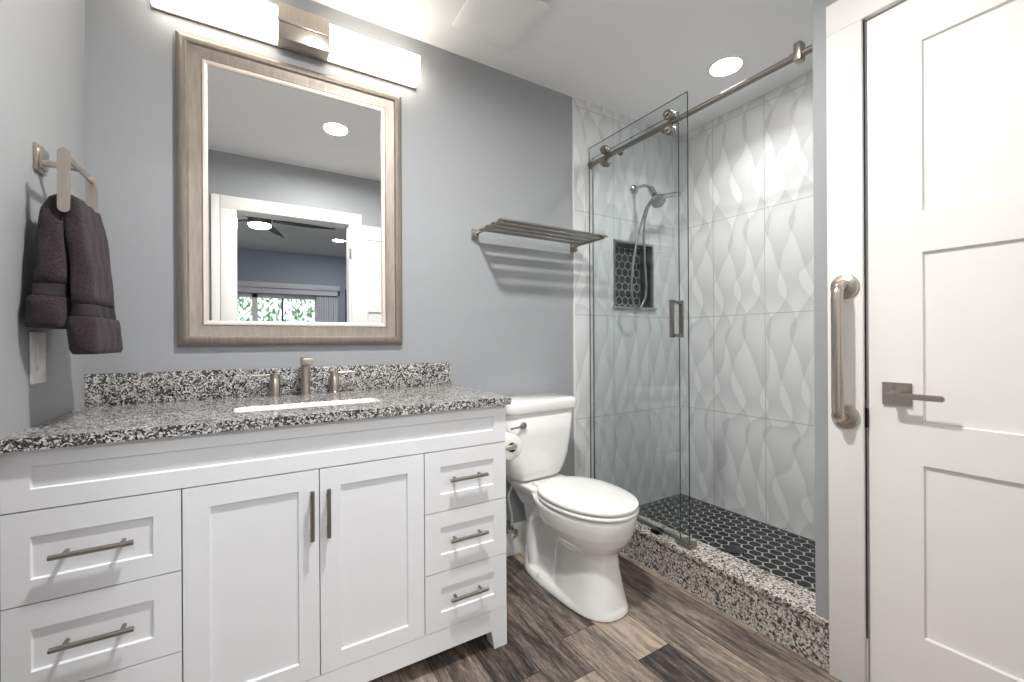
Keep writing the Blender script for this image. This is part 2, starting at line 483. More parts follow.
box(b, NX0-.006, NX0, -.0, DEP+.01, NZ0, NZ1, mi=2); box(b, NX1, NX1+.006, 0, DEP+.01, NZ0, NZ1, mi=2)
box(b, NX0, NX1, 0, DEP+.01, NZ1, NZ1+.006, mi=2)
for x0, x1, z0, z1 in ((NX0-.012, NX0, NZ0, NZ1+.012), (NX1, NX1+.012, NZ0, NZ1+.012), (NX0-.012, NX1+.012, NZ1, NZ1+.012)):
    box(b, x0, x1, -.012, -.004, z0, z1, mi=3)
t = struct('trim_2', b, [GROUT, HEX, TILE_B, HINGEM], smooth=False, label='recessed shower niche lined with black hexagon tile')
b = NB(); box(b, NX0-.02, NX1+.03, -.022, DEP, NZ0-.014, NZ0, .002)
tag(build('niche_shelf', b, simple('niche_stone_sill', (150, 152, 152), .2, vary=.1, vscale=60)), 'grey stone shelf along the bottom of the shower niche', 'shelf')

# ---- curb
b = NB(); box(b, 2.052, 2.178, -1.2045, -.008, 0, .148)
box(b, 2.045, 2.186, YN-.0005, -.0085, .146, .168, .003)
box(b, 2.045, 2.0545, -1.2045, YN, .146, .168, .002)
tag(build('shower_curb', b, GRANITE_C), 'low speckled granite curb along the foot of the shower', 'shower curb')

# ---- baseboards
b = NB(); box(b, 1.22, XT-.007, -.014, 0, 0, .145, .003); box(b, 1.22, XT-.007, -.010, 0, .14, .155, .003)
struct('baseboard_back', b, TRIM, label='white baseboard behind the toilet')
b = NB(); box(b, 0, .014, YW, -.60, 0, .15, .003)
struct('baseboard_left', b, TRIM, label='white baseboard on the left wall')
b = NB(); box(b, 0, DX0-.10-.055, YW, YW+.014, 0, .15, .003)
struct('baseboard_front', b, TRIM, label='white baseboard beside the doorway')

# ---- casings
def casing(name, mk, label):
    b = NB(); mk(b); return struct(name, b, TRIM, label=label)
def mk(b):
    box(b, XP-.014, XP, -1.299, -1.205, 0, CZ, .002)
    box(b, XP-.014, XP, YW+.001, CY1-.004, 0, CZ, .002)
    box(b, XP-.014, XP, YW+.001, -1.205, CZ, 2.153, .002)
    box(b, XP, XP+.1, CY0+.0005, CY0+.0075, 0, CZ, 0); box(b, XP, XP+.1, CY1-.0075, CY1-.0035, 0, CZ, 0)
    box(b, XP, XP+.1, CY1, CY0, CZ, CZ+.005)
    box(b, XP+.052, XP+.064, CY0-.01, CY0, 0, CZ)
casing('trim_3', mk, 'white casing round the narrow closed door')
def mk(b):
    y0, y1 = YW, YW+.014
    box(b, DX0-.097, DX0-.004, y0, y1, 0, DZ+.004, .002); box(b, DX1+.004, DX1+.097, y0, y1, 0, DZ+.004, .002)
    box(b, DX0-.097, DX1+.097, y0, y1, DZ+.004, DZ+.097, .002)
    box(b, DX0-.010, DX0, YW-.12, YW, 0, DZ); box(b, DX1, DX1+.010, YW-.12, YW, 0, DZ)
    box(b, DX0-.010, DX1+.010, YW-.12, YW, DZ, DZ+.010)
    box(b, DX0, DX0+.0, YW-.05, YW-.04, 0, 0) if 0 else None
    box(b, DX0-.150, DX0-.1005, y0, y1, 0, DZ+.097, .002)
casing('trim_4', mk, 'white casing round the bedroom doorway, seen in the mirror')

# ------------------------------------------------------------------ doors
def lever(root, c, n, along, name='door_handle'):
    """square rosette + lever; c on the door face, n outward, along = lever direction"""
    c, n, al = Vector(c), Vector(n), Vector(along); u = Vector((0, 0, 1))
    b = NB()
    def obox(p0, a, bb, cc, ha, hb, hc, bev=.0012):
        t = bmesh.new(); bmesh.ops.create_cube(t, size=2)
        for v in t.verts: v.co = p0+a*v.co.x*ha+bb*v.co.y*hb+cc*v.co.z*hc
        bmesh.ops.bevel(t, geom=t.edges[:], offset=bev, segments=2, affect='EDGES'); merge(b, t)
    obox(c+n*.004, al, u, n, .033, .033, .004)
    cyl(b, c+n*.006, c+n*.05, .011)
    obox(c+n*.052+al*.050, al, u, n, .062, .008, .006, .003)
    h = build(name, b, NICK, root)
    h['label'] = 'brushed nickel lever on a square plate'
    return h
def panel_door(bm, to3, w, h, panels, th=.035, rec=.009):
    """shaker slab: u 0..w, v 0..h, front face at t=0, back at t=-th"""
    holes = [rect(*p) for p in panels]
    plate(bm, rect(0, w, 0, h), holes, to3, 0, -rec)
    plate(bm, rect(0, w, 0, h), [], to3, -rec-.0002, -th)
    for (u0, u1, v0, v1) in panels:      # small chamfer round each recess
        for a, c in (((u0, v0), (u1, v0)), ((u1, v0), (u1, v1)), ((u1, v1), (u0, v1)), ((u0, v1), (u0, v0))):
            cu, cv = (u0+u1)/2, (v0+v1)/2
            def inn(p, d=.0025): return (p[0]+(d if p[0] < cu else -d), p[1]+(d if p[1] < cv else -d))
            i0, i1 = inn(a), inn(c)
            vs = [bm.verts.new(to3(*a, -.001)), bm.verts.new(to3(*c, -.001)), bm.verts.new(to3(*i1, -rec)), bm.verts.new(to3(*i0, -rec))]
            bm.faces.new(vs)
PAN = [(.24, .726), (.844, 1.326), (1.440, 1.920)]
dw = CY0-.002-(CY1+.002)
r = thing('door_1', (XP+.008, CY0, 0), 'white three panel door with nickel lever, closed, at the right', 'door')
r['kind'] = 'structure'
b = NB(); panel_door(b, lambda u, v, t: (XP+.006-t, CY0-.003-u, .008+v), dw, CZ-.012, [(.123, dw-.115, p-.008, q-.008) for p, q in PAN])
build('door_panel', b, TRIM, r, smooth=False)
lever(r, (XP+.006, -1.373, .922), (-1, 0, 0), (0, -1, 0))
b = NB(); box(b, XP-.004, XP+.004, CY0-.0025, CY0+.0035, .813, .872)
build('strike_plate', b, DARKM, r)
# slab of the bathroom door, swung open against the wall behind the camera
r = thing('door_2', (DX1+.01, YW+.03, 0), 'white panel door swung open flat beside the bedroom doorway, seen in the mirror', 'door')
r['kind'] = 'structure'
b = NB(); panel_door(b, lambda u, v, t: (DX1+.012+u, YW+.018+.035+t, .01+v), .76, 2.022, [(.125, .635, p-.01, q-.01) for p, q in PAN])
build('door_panel', b, TRIM, r, smooth=False)
for z in (.25, 1.03, 1.80):
    b = NB(); cyl(b, (DX1+.004, YW+.022, z-.045), (DX1+.004, YW+.022, z+.045), .006, 12)
    build('hinge', b, HINGEM, r)
lever(r, (DX1+.70, YW+.053, .93), (0, 1, 0), (-1, 0, 0))

# ------------------------------------------------------------------ grab bar
r = thing('grab_bar', (XP-.014, -1.254, .84), 'brushed nickel vertical grab bar on the white door casing', 'grab bar')
X0 = XP-.014
b = NB()
tube(b, catmull([(X0-.004, -1.254, 1.246), (X0-.030, -1.254, 1.245), (X0-.050, -1.254, 1.232), (X0-.056, -1.254, 1.205)], 6) +
     catmull([(X0-.056, -1.254, .881), (X0-.050, -1.254, .854), (X0-.030, -1.254, .841), (X0-.004, -1.254, .840)], 6), .0155, 20)
build('bar', b, NICK, r)
for z in (1.246, .840):
    b = NB(); lathe(b, (X0, -1.254, z), (-1, 0, 0), [(0, .038), (.004, .0385), (.010, .036), (.014, .028), (.016, .020), (.020, .017)])
    build('flange', b, NICK, r)

# ------------------------------------------------------------------ vanity
YF = -.541
XV = 1.2244
r = thing('vanity_cabinet', (XV/2, YF/2, 0), 'white shaker vanity cabinet with doors and drawers under the granite counter', 'cabinet')
b = NB()
x0 = .0005
for xa, xb_ in ((x0, x0+.018), (XV-.018, XV), (.294, .310), (.912, .928)): box(b, xa, xb_, YF+.021, -.004, .138, .8555)   # side panels
box(b, x0, XV, YF+.021, -.004, .138, .156); box(b, x0, XV, -.012, -.004, .138, .8555)
box(b, x0, XV, YF+.021, YF+.032, .138, .8555)
box(b, x0, XV, YF, YF+.021, .8565-.001, .8565, 0)
box(b, x0, XV, YF+.001, YF+.020, .064, .1365, .0015)              # bottom rail
for x0, x1, xi in ((.0005, .062, 1), (1.162, XV, -1)):
    # front legs: slightly tapered on their inner side
    rings = []
    for z, d in ((0, .012), (.064, 0), (.1365, 0)):
        a0, a1 = (x0, x1-d) if xi == 1 else (x0+d, x1)
        rings.append([(a0, YF, z), (a1, YF, z), (a1, YF+.055, z), (a0, YF+.055, z)])
    loft(b, rings)
    box(b, x0, x1, -.06, -.004, 0, .138)
box(b, XV-.02, XV, YF+.05, -.05, .064, .138)
build('cabinet_body', b, CAB, r, smooth=False)
def shaker(name, x0, x1, z0, z1, px0, px1, pz0, pz1):
    b = NB()
    panel_door(b, lambda u, v, t: (x0+u, YF-t, z0+v), x1-x0, z1-z0, [(px0-x0, px1-x0, pz0-z0, pz1-z0)], th=.019, rec=.0062)
    return build(name, b, CAB, r, smooth=False)
def pull(parent, x, z, vert, L):
    b = NB(); y = YF-.024; h = L/2
    if vert:
        cyl(b, (x, y, z-h), (x, y, z+h), .0058, 16)
        for s in (-1, 1): cyl(b, (x, YF, z+s*(h-.022)), (x, y, z+s*(h-.022)), .0045, 12)
    else:
        cyl(b, (x-h, y, z), (x+h, y, z), .0058, 16)
        for s in (-1, 1): cyl(b, (x+s*(h-.022), YF+.004, z), (x+s*(h-.022), y, z), .0045, 12)
    return tag(build('handle', b, NICKD, parent), 'brushed nickel bar handle')
g = .0015
shaker('top_panel', .0005, XV, .725, .8555, .044, 1.175, .769, .818)
for zt, zb_ in ((.7215, .525), (.522, .327), (.324, .1385)):
    d = shaker('drawer', .0005, .3025-g, zb_, zt, .044, .248, zb_+.050, zt-.054)
    pull(d, .147, (zt+zb_)/2, False, .139)
    d = shaker('drawer', .921+g, XV-.001, zb_, zt, .976, 1.174, zb_+.054, zt-.051)
    pull(d, 1.071, (zt+zb_)/2+.004, False, .136)
d = shaker('door', .3025+g, .6127-g, .1385, .7215, .358, .560, .188, .668); pull(d, .592, .601, True, .138)
d = shaker('door', .6127+g, .921-g, .1385, .7215, .669, .867, .188, .668); pull(d, .6345, .600, True, .136)

# ---- counter
ZT = .8835
r = thing('countertop', (.615, -.28, .853), 'speckled black and white granite countertop with backsplash on the vanity', 'countertop')
b = NB()
hole = rrect(.614, -.355, .212, .066, .028)
plate(b, rect(.0005, 1.236, -.561, -.002), [hole], lambda u, v, t: (u, v, t), ZT-.027, ZT)
bmesh.ops.remove_doubles(b, verts=b.verts[:], dist=1e-5)
build('slab', b, GRANITE, r, smooth=False)
b = NB(); box(b, .0005, 1.236, -.022, -.002, ZT, ZT+.101, .0015)
build('backsplash', b, GRANITE, r)
# ---- sink
b = NB()
sk = lambda z, e: [(x, y, z) for x, y in rrect(.614, -.355, .2115+e, .0655+e, max(.010, .0275+e*.4))]
loft(b, [sk(ZT-.155, -.045), sk(ZT-.151, -.024), sk(ZT-.13, -.009), sk(ZT-.05, -.005), sk(ZT-.008, -.0045), sk(ZT-.0035, -.003), sk(ZT-.0025, -.001),
         sk(ZT-.0045, 0), sk(ZT-.12, 0), sk(ZT-.158, -.012), sk(ZT-.162, -.045)])
tag(build('undermount_sink', b, PORC), 'white rectangular basin sunk below the granite counter', 'sink')
# ---- faucet
r = thing('faucet', (.622, -.065, ZT), 'brushed nickel widespread faucet with square spout and two lever handles', 'faucet')
b = NB()
lathe(b, (.622, -.065, ZT), (0, 0, 1), [(0, .021), (.004, .021), (.006, .0165), (.118, .0165)])
box(b, .604, .641, -.155, -.046, ZT+.116, ZT+.142, .003)
cyl(b, (.622, -.135, ZT+.117), (.622, -.135, ZT+.108), .010)
build('spout', b, NICK, r)
for x, s in ((.521, -1), (.725, 1)):
    b = NB()
    lathe(b, (x, -.060, ZT), (0, 0, 1), [(0, .0215), (.004, .0215), (.006, .0175), (.060, .0175), (.062, .0165), (.070, .0165), (.083, .0165)])
    tube(b, [(x+s*.008, -.060, ZT+.078), (x+s*.076, -.060, ZT+.078)], .0042, 12)
    build('handle', b, NICK, r)

# ------------------------------------------------------------------ mirror
r = thing('wall_mirror', (.62, 0, 1.075), 'large rectangular mirror in a champagne grey moulded frame above the sink', 'mirror')
MX0, MX1, MZ0, MZ1 = .229, 1.011, 1.0705, 2.152
def mitre(bm, prof):
    rings = []
    for (d, y) in prof:
        rings.append([(MX0+d, -y, MZ0+d), (MX1-d, -y, MZ0+d), (MX1-d, -y, MZ1-d), (MX0+d, -y, MZ1-d)])
    for a, c in zip(rings, rings[1:]):
        for i in range(4):
            bm.faces.new([bm.verts.new(p) for p in (a[i], a[(i+1) % 4], c[(i+1) % 4], c[i])])
b = NB(); mitre(b, [(d*1.16, y) for d, y in [(0, .002), (0, .016), (.003, .022), (.008, .027), (.015, .031), (.020, .0325), (.026, .032), (.029, .029), (.031, .024), (.036, .0225), (.062, .0195), (.064, .017), (.064, .002)]])
bmesh.ops.remove_doubles(b, verts=b.verts[:], dist=1e-5); build('frame', b, FRAME, r, angle=25)
b = NB(); mitre(b, [(.0738, .004), (.0738, .020), (.076, .0215), (.081, .021), (.090, .0165), (.0905, .004)])
bmesh.ops.remove_doubles(b, verts=b.verts[:], dist=1e-5); build('inner_lip', b, LIP, r, angle=25)
b = NB()
gx0, gx1, gz0, gz1 = MX0+.086, MX1-.086, MZ0+.086, MZ1-.086
box(b, gx0, gx1, -.0145, -.004, gz0, gz1)
build('mirror_glass', b, MIRROR, r, smooth=False)

# ------------------------------------------------------------------ vanity light
r = thing('vanity_light', (.62, 0, 2.17), 'long wall light with two glowing white glass shades above the mirror', 'light fixture')
b = NB(); box(b, .164, 1.080, -.012, -.001, 2.210, 2.322, .002)
build('back_plate', b, NICK, r)
b = NB(); box(b, .536, .712, -.082, -.0125, 2.204, 2.332, .002)
box(b, .534, .714, -.0855, -.082, 2.262, 2.276, .001)
build('center_bracket', b, NICK, r)
for x0, x1 in ((.167, .5355), (.7125, 1.078)):
    b = NB(); box(b, x0, x1, -.074, -.0125, 2.214, 2.322, .003)
    tag(build('glass_shade', b, GLOW, r), 'glowing opal glass box')

# ------------------------------------------------------------------ left wall: ring, towel, switch
r = thing('towel_ring', (0, -.36, 1.39), 'square brushed nickel towel ring on the left wall', 'towel ring')
b = NB(); box(b, .0005, .008, -.376, -.322, 1.506, 1.572, .001); box(b, .008, .014, -.368, -.330, 1.514, 1.564, .001)
build('mounting_plate', b, NICK, r)
b = NB(); box(b, .014, .0735, -.366, -.352, 1.521, 1.534, .001)
build('post', b, NICK, r)
b = NB()
box(b, .074, .079, -.4585, -.2585, 1.520, 1.535, .001)
for y in (-.462, -.262):
    t = bmesh.new(); lp = []
    for sgn, zc_ in ((1, 1.530), (-1, 1.401)):
        for k in range(9):
            a_ = PI*k/8 if sgn > 0 else PI+PI*k/8
            lp.append((.0765+.011*math.cos(a_), zc_+.011*math.sin(a_)))
    t.free(); plate(b, lp, [], lambda u, v, q: (u, q, v), y, y+.006)
cyl(b, (.0765, -.456, 1.402), (.0765, -.258, 1.402), .006, 12)
build('ring', b, NICK, r)
def flap(bm, rows, mi_band=1):
    """rows: (z, x0, x1, y0, y1); rounded slab sections with soft ripples"""
    rings = []; n = 8
    R_ = []
    for i in range(len(rows)-1):
        for k in range(5):
            t = k/5; R_.append([rows[i][j]*(1-t)+rows[i+1][j]*t for j in range(5)])
    R_.append(list(rows[-1]))
    for q, (z, x0, x1, y0, y1) in enumerate(R_):
        pts = []
        rc = min((x1-x0), (y1-y0))*.46
        base = rrect((x0+x1)/2, (y0+y1)/2, (x1-x0)/2, (y1-y0)/2, rc, 6)
        # densify long sides
        dense = []
        for i in range(len(base)):
            a, c = base[i], base[(i+1) % len(base)]
            L = math.hypot(a[0]-c[0], a[1]-c[1]); m_ = max(1, int(L/.012))
            dense += [(a[0]+(c[0]-a[0])*k/m_, a[1]+(c[1]-a[1])*k/m_) for k in range(m_)]
        pts = dense; rings.append((z, pts))
    N = 64
    out = []
    for z, pts in rings:      # resample every ring to N points by angle-free arc length
        P = [Vector(p) for p in pts]; L = [0]
        for i in range(len(P)): L.append(L[-1]+(P[(i+1) % len(P)]-P[i]).length)
        rs = []
        for k in range(N):
            s = L[-1]*k/N
            i = max(j for j in range(len(P)) if L[j] <= s+1e-9)
            t = (s-L[i])/max(L[i+1]-L[i], 1e-9); p = P[i]*(1-t)+P[(i+1) % len(P)]*t
            rip = .0022*math.sin(p.y*95+z*20)+.0012*math.sin(p.y*210-z*35)
            rs.append((p.x+rip, p.y+.002*math.sin(z*60+p.x*80), z))
        out.append(rs)
    loft(bm, out)
r = thing('hand_towel', (.07, -.36, 1.05), 'dark plum grey hand towel hanging folded over the ring', 'towel')
b = NB()
flap(b, [(1.438, .058, .074, -.440, -.280), (1.430, .044, .076, -.446, -.272), (1.40, .033, .074, -.450, -.268), (1.33, .026, .074, -.462, -.262),
         (1.222, .020, .076, -.470, -.258)])
flap(b, [(1.192, .016, .079, -.474, -.256), (1.18, .012, .081, -.478, -.254), (1.128, .010, .081, -.480, -.252), (1.120, .014, .078, -.476, -.256)])
flap(b, [(1.440, .066, .082, -.440, -.280), (1.432, .066, .098, -.446, -.272), (1.40, .070, .106, -.450, -.268), (1.30, .078, .118, -.458, -.258),
         (1.176, .084, .126, -.466, -.250)])
flap(b, [(1.146, .082, .133, -.474, -.244), (1.13, .081, .136, -.478, -.240), (1.066, .083, .138, -.478, -.238), (1.056, .088, .134, -.474, -.242)])
build('terry_cloth', b, TOWEL, r, angle=180)
b = NB()
flap(b, [(1.224, .0215, .0745, -.469, -.259), (1.190, .0185, .0765, -.471, -.258)])
flap(b, [(1.178, .0855, .1255, -.465, -.251), (1.144, .0845, .1285, -.469, -.248)])
build('woven_band', b, BANDM, r, angle=180)

r = thing('wall_switch', (0, -.366, .985), 'white rocker switch on the left wall under the towel', 'switch')
b = NB(); box(b, .0005, .006, -.404, -.326, .985, 1.110, .002)
build('switch_plate', b, PLAST, r)
b = NB(); box(b, .006, .0095, -.382, -.348, 1.014, 1.081, .001); box(b, .009, .012, -.380, -.350, 1.017, 1.047, .001)
build('rocker', b, PLAST, r)

# ------------------------------------------------------------------ towel shelf
r = thing('towel_shelf', (1.67, 0, 1.575), 'brushed nickel slatted towel shelf on the wall above the toilet', 'shelf')
for x, s in ((1.350, 1), (1.958, 1)):
    b = NB(); box(b, x, x+.034, -.010, -.0005, 1.572, 1.622, .002); box(b, x+.006, x+.028, -.032, -.010, 1.578, 1.610, .003)
    build('mounting_bracket', b, NICKD, r)
b = NB()
for x in (1.372, 1.966):
    box(b, x-.006, x+.006, -.262, -.020, 1.594, 1.606, .0015)
for y in (-.256, -.196, -.136, -.076):
    box(b, 1.362, 1.980, y-.018, y+.018, 1.602, 1.610, .0015)
build('slatted_rack', b, NICKD, r)

# ------------------------------------------------------------------ toilet
TX = 1.632
r = toilet = thing('toilet', (TX, -.03, 0), 'white two piece toilet between the vanity and the shower', 'toilet')
def egg(z, cx, yb, yf, hw, n=48, sq=2.3, ym=None):
    """closed ring: rounded back at yb, nose at yf (more negative), half width hw"""
    ym = (yb+yf)/2+.02 if ym is None else ym
    o = []
    for k in range(n):
        a = 2*PI*k/n; c, s = math.cos(a), math.sin(a)
        ex = 2/sq
        x = hw*abs(c)**ex*(1 if c >= 0 else -1)
        l = (yb-ym) if s >= 0 else (ym-yf)
        y = ym+l*abs(s)**ex*(1 if s >= 0 else -1)
        o.append((cx+x, y, z))
    return o
b = NB()
# bowl and front column
loft(b, [egg(0.004, TX, -.30, -.655, .118, sq=2.6, ym=-.50), egg(.03, TX, -.30, -.652, .112, sq=2.6, ym=-.50), egg(.09, TX, -.30, -.640, .098, sq=2.5, ym=-.50),
         egg(.16, TX, -.30, -.626, .088, sq=2.4, ym=-.50), egg(.215, TX, -.30, -.622, .086, sq=2.3, ym=-.49), egg(.238, TX, -.29, -.630, .098, sq=2.2, ym=-.47), egg(.26, TX, -.28, -.648, .124, sq=2.2, ym=-.46),
         egg(.288, TX, -.27, -.672, .146, sq=2.15, ym=-.45), egg(.32, TX, -.24, -.690, .160, sq=2.1, ym=-.44), egg(.36, TX, -.20, -.701, .168, sq=2.1, ym=-.44),
         egg(.388, TX, -.18, -.705, .171, sq=2.1, ym=-.44), egg(.3955, TX, -.18, -.700, .167, sq=2.1, ym=-.44)])
# rear deck under the tank
loft(b, [[(x, y, z) for x, y in rrect(TX, yc, hx, hy, rc)] for z, yc, hx, hy, rc in
         ((.300, -.19, .075, .13, .05), (.35, -.18, .095, .135, .05), (.385, -.165, .118, .135, .05), (.410, -.155, .128, .13, .045), (.419, -.155, .122, .122, .04))])
# trapway body at the back
loft(b, [[(x, y, z) for x, y in rrect(TX, yc, hx, hy, .05)] for z, yc, hx, hy in
         ((.004, -.26, .080, .17), (.10, -.26, .062, .17), (.20, -.25, .058, .165), (.30, -.23, .062, .16), (.37, -.2, .080, .15))])
for s in (-1, 1):   # sculpted trap bulge each side
    tube(b, [(TX+s*.050, -.43, .250), (TX+s*.052, -.37, .295), (TX+s*.050, -.27, .300), (TX+s*.050, -.19, .24), (TX+s*.050, -.175, .13), (TX+s*.052, -.19, .04)], .036, 14, smooth=5)
# foot flange
loft(b, [egg(.0005, TX, -.085, -.662, .124, sq=2.7, ym=-.42), egg(.022, TX, -.088, -.658, .121, sq=2.7, ym=-.42), egg(.036, TX, -.096, -.650, .112, sq=2.7, ym=-.42)])
o = build('bowl', b, PORC, r, angle=180)
md = o.modifiers.new('remesh', 'REMESH'); md.mode = 'VOXEL'; md.voxel_size = .005; md.use_smooth_shade = True
ms = o.modifiers.new('smooth', 'SMOOTH'); ms.factor = .5; ms.iterations = 6
for s in (-1, 1):
    b = NB(); lathe(b, (TX+s*.103, -.285, .030), (0, 0, 1), [(0, .013), (.012, .0125), (.017, .009), (.019, .001)], 16)
    build('bolt_cap', b, PORC, r)
# seat + lid
def slab_egg(bm, z0, z1, yb, yf, hw, rnd=.006, dome=0):
    e = lambda z, d: egg(z, TX, yb-d*.5, yf+d, hw-d, 64, 2.15, ym=-.455)
    loft(bm, [e(z0, rnd), e(z0+rnd*.4, rnd*.25), e(z0+rnd, 0), e(z1-rnd, 0), e(z1-rnd*.4, rnd*.3), e(z1, rnd)] + ([e(z1+dome*.7, .05), e(z1+dome, .11)] if dome else []))
b = NB(); slab_egg(b, .4015, .4165, -.240, -.708, .173, rnd=.005)
build('seat', b, SEATM, r, angle=180)
b = NB(); slab_egg(b, .4225, .439, -.238, -.708, .173, rnd=.005, dome=.005)
build('seat_lid', b, SEATM, r, angle=180)
for s in (-1, 1):
    b = NB(); box(b, TX+s*.07-.022, TX+s*.07+.022, -.262, -.212, .404, .430, .006)
    build('seat_hinge', b, SEATM, r)
# tank
TT = TX-.016
b = NB()
rings = []
for z, hx, yf, yb, rc in ((.420, .100, -.165, -.045, .045), (.426, .122, -.184, -.038, .05), (.442, .142, -.198, -.034, .055), (.475, .158, -.206, -.032, .055), (.54, .174, -.213, -.031, .05), (.64, .186, -.218, -.030, .045), (.748, .193, -.222, -.030, .042)):
    rings.append([(x, y, z) for x, y in rrect(TT, (yf+yb)/2, hx, (yb-yf)/2, rc, 8)])
loft(b, rings); build('tank', b, PORC, r, angle=180)
b = NB()
loft(b, [[(x, y, z) for x, y in rrect(TT, -.1265, hx, hy, .04, 8)] for z, hx, hy in ((.748, .196, .0995), (.752, .202, .1055), (.758, .205, .1085), (.790, .205, .1085), (.800, .201, .1045), (.806, .192, .0955))])
build('tank_lid', b, PORC, r, angle=50)
b = NB(); lathe(b, (TT-.130, -.2185, .698), (0, -1, 0), [(0, .016), (.010, .016), (.014, .013), (.016, .001)], 20)
tube(b, [(TT-.130, -.226, .698), (TT-.165, -.236, .696), (TT-.205, -.238, .694)], .0052, 12)
tag(build('flush_lever', b, CHROME, r), 'chrome flush lever')

toilet.rotation_euler = (0, 0, math.radians(3.0))
# ---- supply valve and hose
r = thing('water_shutoff_valve', (1.528, 0, .116), 'chrome water shutoff valve with braided hose on the wall behind the toilet', 'valve')
b = NB(); lathe(b, (1.528, -.015, .150), (0, -1, 0), [(0, .034), (.005, .032), (.010, .012)], 24); cyl(b, (1.528, -.02, .150), (1.528, -.085, .150), .009)
cyl(b, (1.528, -.075, .150), (1.528, -.075, .183), .008)
build('valve_body', b, CHROME, r)
b = NB(); lathe(b, (1.528, -.085, .150), (0, -1, 0), [(0, .008), (.004, .022), (.014, .022), (.018, .006)], 8)
build('valve_handle', b, CHROME, r)
b = NB(); tube(b, [(1.528, -.075, .180), (1.524, -.078, .24), (1.500, -.09, .33), (1.515, -.10, .39), (1.515, -.105, .425)], .006, 12, smooth=6)
cyl(b, (1.515, -.105, .410), (1.515, -.105, .440), .014)
build('supply_hose', b, RUBBER, r)

# ---- toilet paper on the vanity side
r = thing('toilet_paper_holder', (XV, -.41, .655), 'brushed nickel toilet paper arm on the side of the vanity', 'toilet paper holder')
b = NB(); lathe(b, (XV, -.425, .664), (1, 0, 0), [(0, .024), (.008, .024), (.010, .012)], 24)
tube(b, [(XV+.008, -.425, .664), (XV+.090, -.425, .664), (XV+.112, -.421, .664), (XV+.120, -.408, .664), (XV+.120, -.285, .664)], .010, 14)
build('arm', b, NICK, r)
r = thing('toilet_paper_roll', (1.338, -.345, .61), 'white toilet paper roll hanging beside the vanity', 'toilet paper')
b = NB()
cx, cz = 1.338, .6553
def ring_y(y, rad, n=40): return [(cx+rad*math.cos(2*PI*k/n), y, cz+rad*math.sin(2*PI*k/n)) for k in range(n)]
loft(b, [ring_y(-.395, .020), ring_y(-.395, .047), ring_y(-.393, .050), ring_y(-.297, .050), ring_y(-.295, .047), ring_y(-.295, .020)], caps=False)
build('paper', b, PAPER, r)
b = NB(); loft(b, [ring_y(-.396, .0195), ring_y(-.294, .0195), ring_y(-.294, .0185), ring_y(-.396, .0185), ring_y(-.396, .0195)], caps=False)
tag(build('cardboard_core', b, CARD, r), 'brown cardboard core')

# ------------------------------------------------------------------ shower glass and hardware
XD, XRL, XF = 2.081, 2.101, 2.120       # door glass, rail, fixed glass
ZR = 2.081
def glass_sheet(name, x, y0, y1, z0, z1, parent=None):
    b = NB(); t = .004
    box(b, x-t, x+t, y0, y1, z0, z1)
    b.faces.ensure_lookup_table()
    for f in b.faces:
        if abs(f.normal.x) < .5: f.material_index = 1
    return build(name, b, [GLASS, GEDGE], parent, smooth=False)
r = thing('sliding_glass_door', (XD, -.34, .185), 'clear sliding glass shower door hung on rollers with a square pull', 'shower door')
glass_sheet('door_glass', XD, -.662, -.022, .184, 2.168, r)
for y in (-.560, -.142):
    for z in (ZR+.034, ZR-.034):
        b = NB(); lathe(b, (XD-.005, y, z), (1, 0, 0), [(-.016, .008), (-.014, .012), (-.004, .013), (-.003, .021), (.0, .021), (.0085, .021), (.010, .0245), (.0125, .0245), (.0135, .0195), (.030, .0195), (.031, .0215), (.034, .0215), (.0345, .010)], 28)
        build('roller', b, NICKD, r)
b = NB()
for xs in (-1, 1):
    x = XD+xs*.034
    for y in (-.640+.022, -.575+.022): pass
    cyl_ = None
    box(b, min(XD+xs*.026, XD+xs*.038), max(XD+xs*.026, XD+xs*.038), -.610, -.590, 1.093, 1.262, .002)
    for z in (1.095, 1.244): box(b, min(XD+xs*.003, XD+xs*.037), max(XD+xs*.003, XD+xs*.037), -.610, -.590, z, z+.016, .002)
tag(build('door_pull', b, NICKD, r), 'square loop pull of brushed nickel')
r = thing('fixed_glass_panel', (XF, -.29, .168), 'clear fixed glass pane behind the sliding shower door', 'glass panel')
glass_sheet('pane', XF, -.585, -.010, .176, 2.125, r)
b = NB(); box(b, XF-.0055, XF+.0055, -.0105, -.0085, .168, 2.12); box(b, XF-.009, XF+.009, -.585, -.020, .168, .178)
build('wall_channel', b, NICKD, r)
b = NB(); box(b, XD-.012, XF+.012, -.665, -.600, .168, .1835, .002)
tag(build('door_guide', b, NICKD), 'pale nickel guide block on the curb at the free edge of the glass', 'door guide')
b = NB(); box(b, XD-.012, XF-.006, -.500, -.455, .168, .1835, .002)
tag(build('door_guide', b, DARKM), 'small dark guide block on the curb under the middle of the glass', 'door guide')
r = thing('shower_door_rail', (XRL, -.57, ZR), 'brushed nickel rail across the top of the shower opening', 'rail')
b = NB(); cyl(b, (XRL, -.010, ZR), (XRL, YN, ZR), .0125, 24)
build('bar', b, NICKD, r)
for y in (-.218, -.50):
    b = NB(); cyl(b, (XRL+.010, y, ZR-.0), (XF+.012, y, ZR-.0), .010, 20); lathe(b, (XF+.005, y, ZR), (1, 0, 0), [(0, .016), (.008, .016), (.010, .010)], 20)
    build('standoff', b, NICKD, r)
b = NB(); box(b, XRL-.018, XRL+.018, -1.112, -1.086, ZR-.024, ZR+.042, .005); cyl(b, (XRL, -1.088, ZR+.012), (XRL, -1.070, ZR+.012), .006, 14)
build('door_stop', b, NICKD, r)
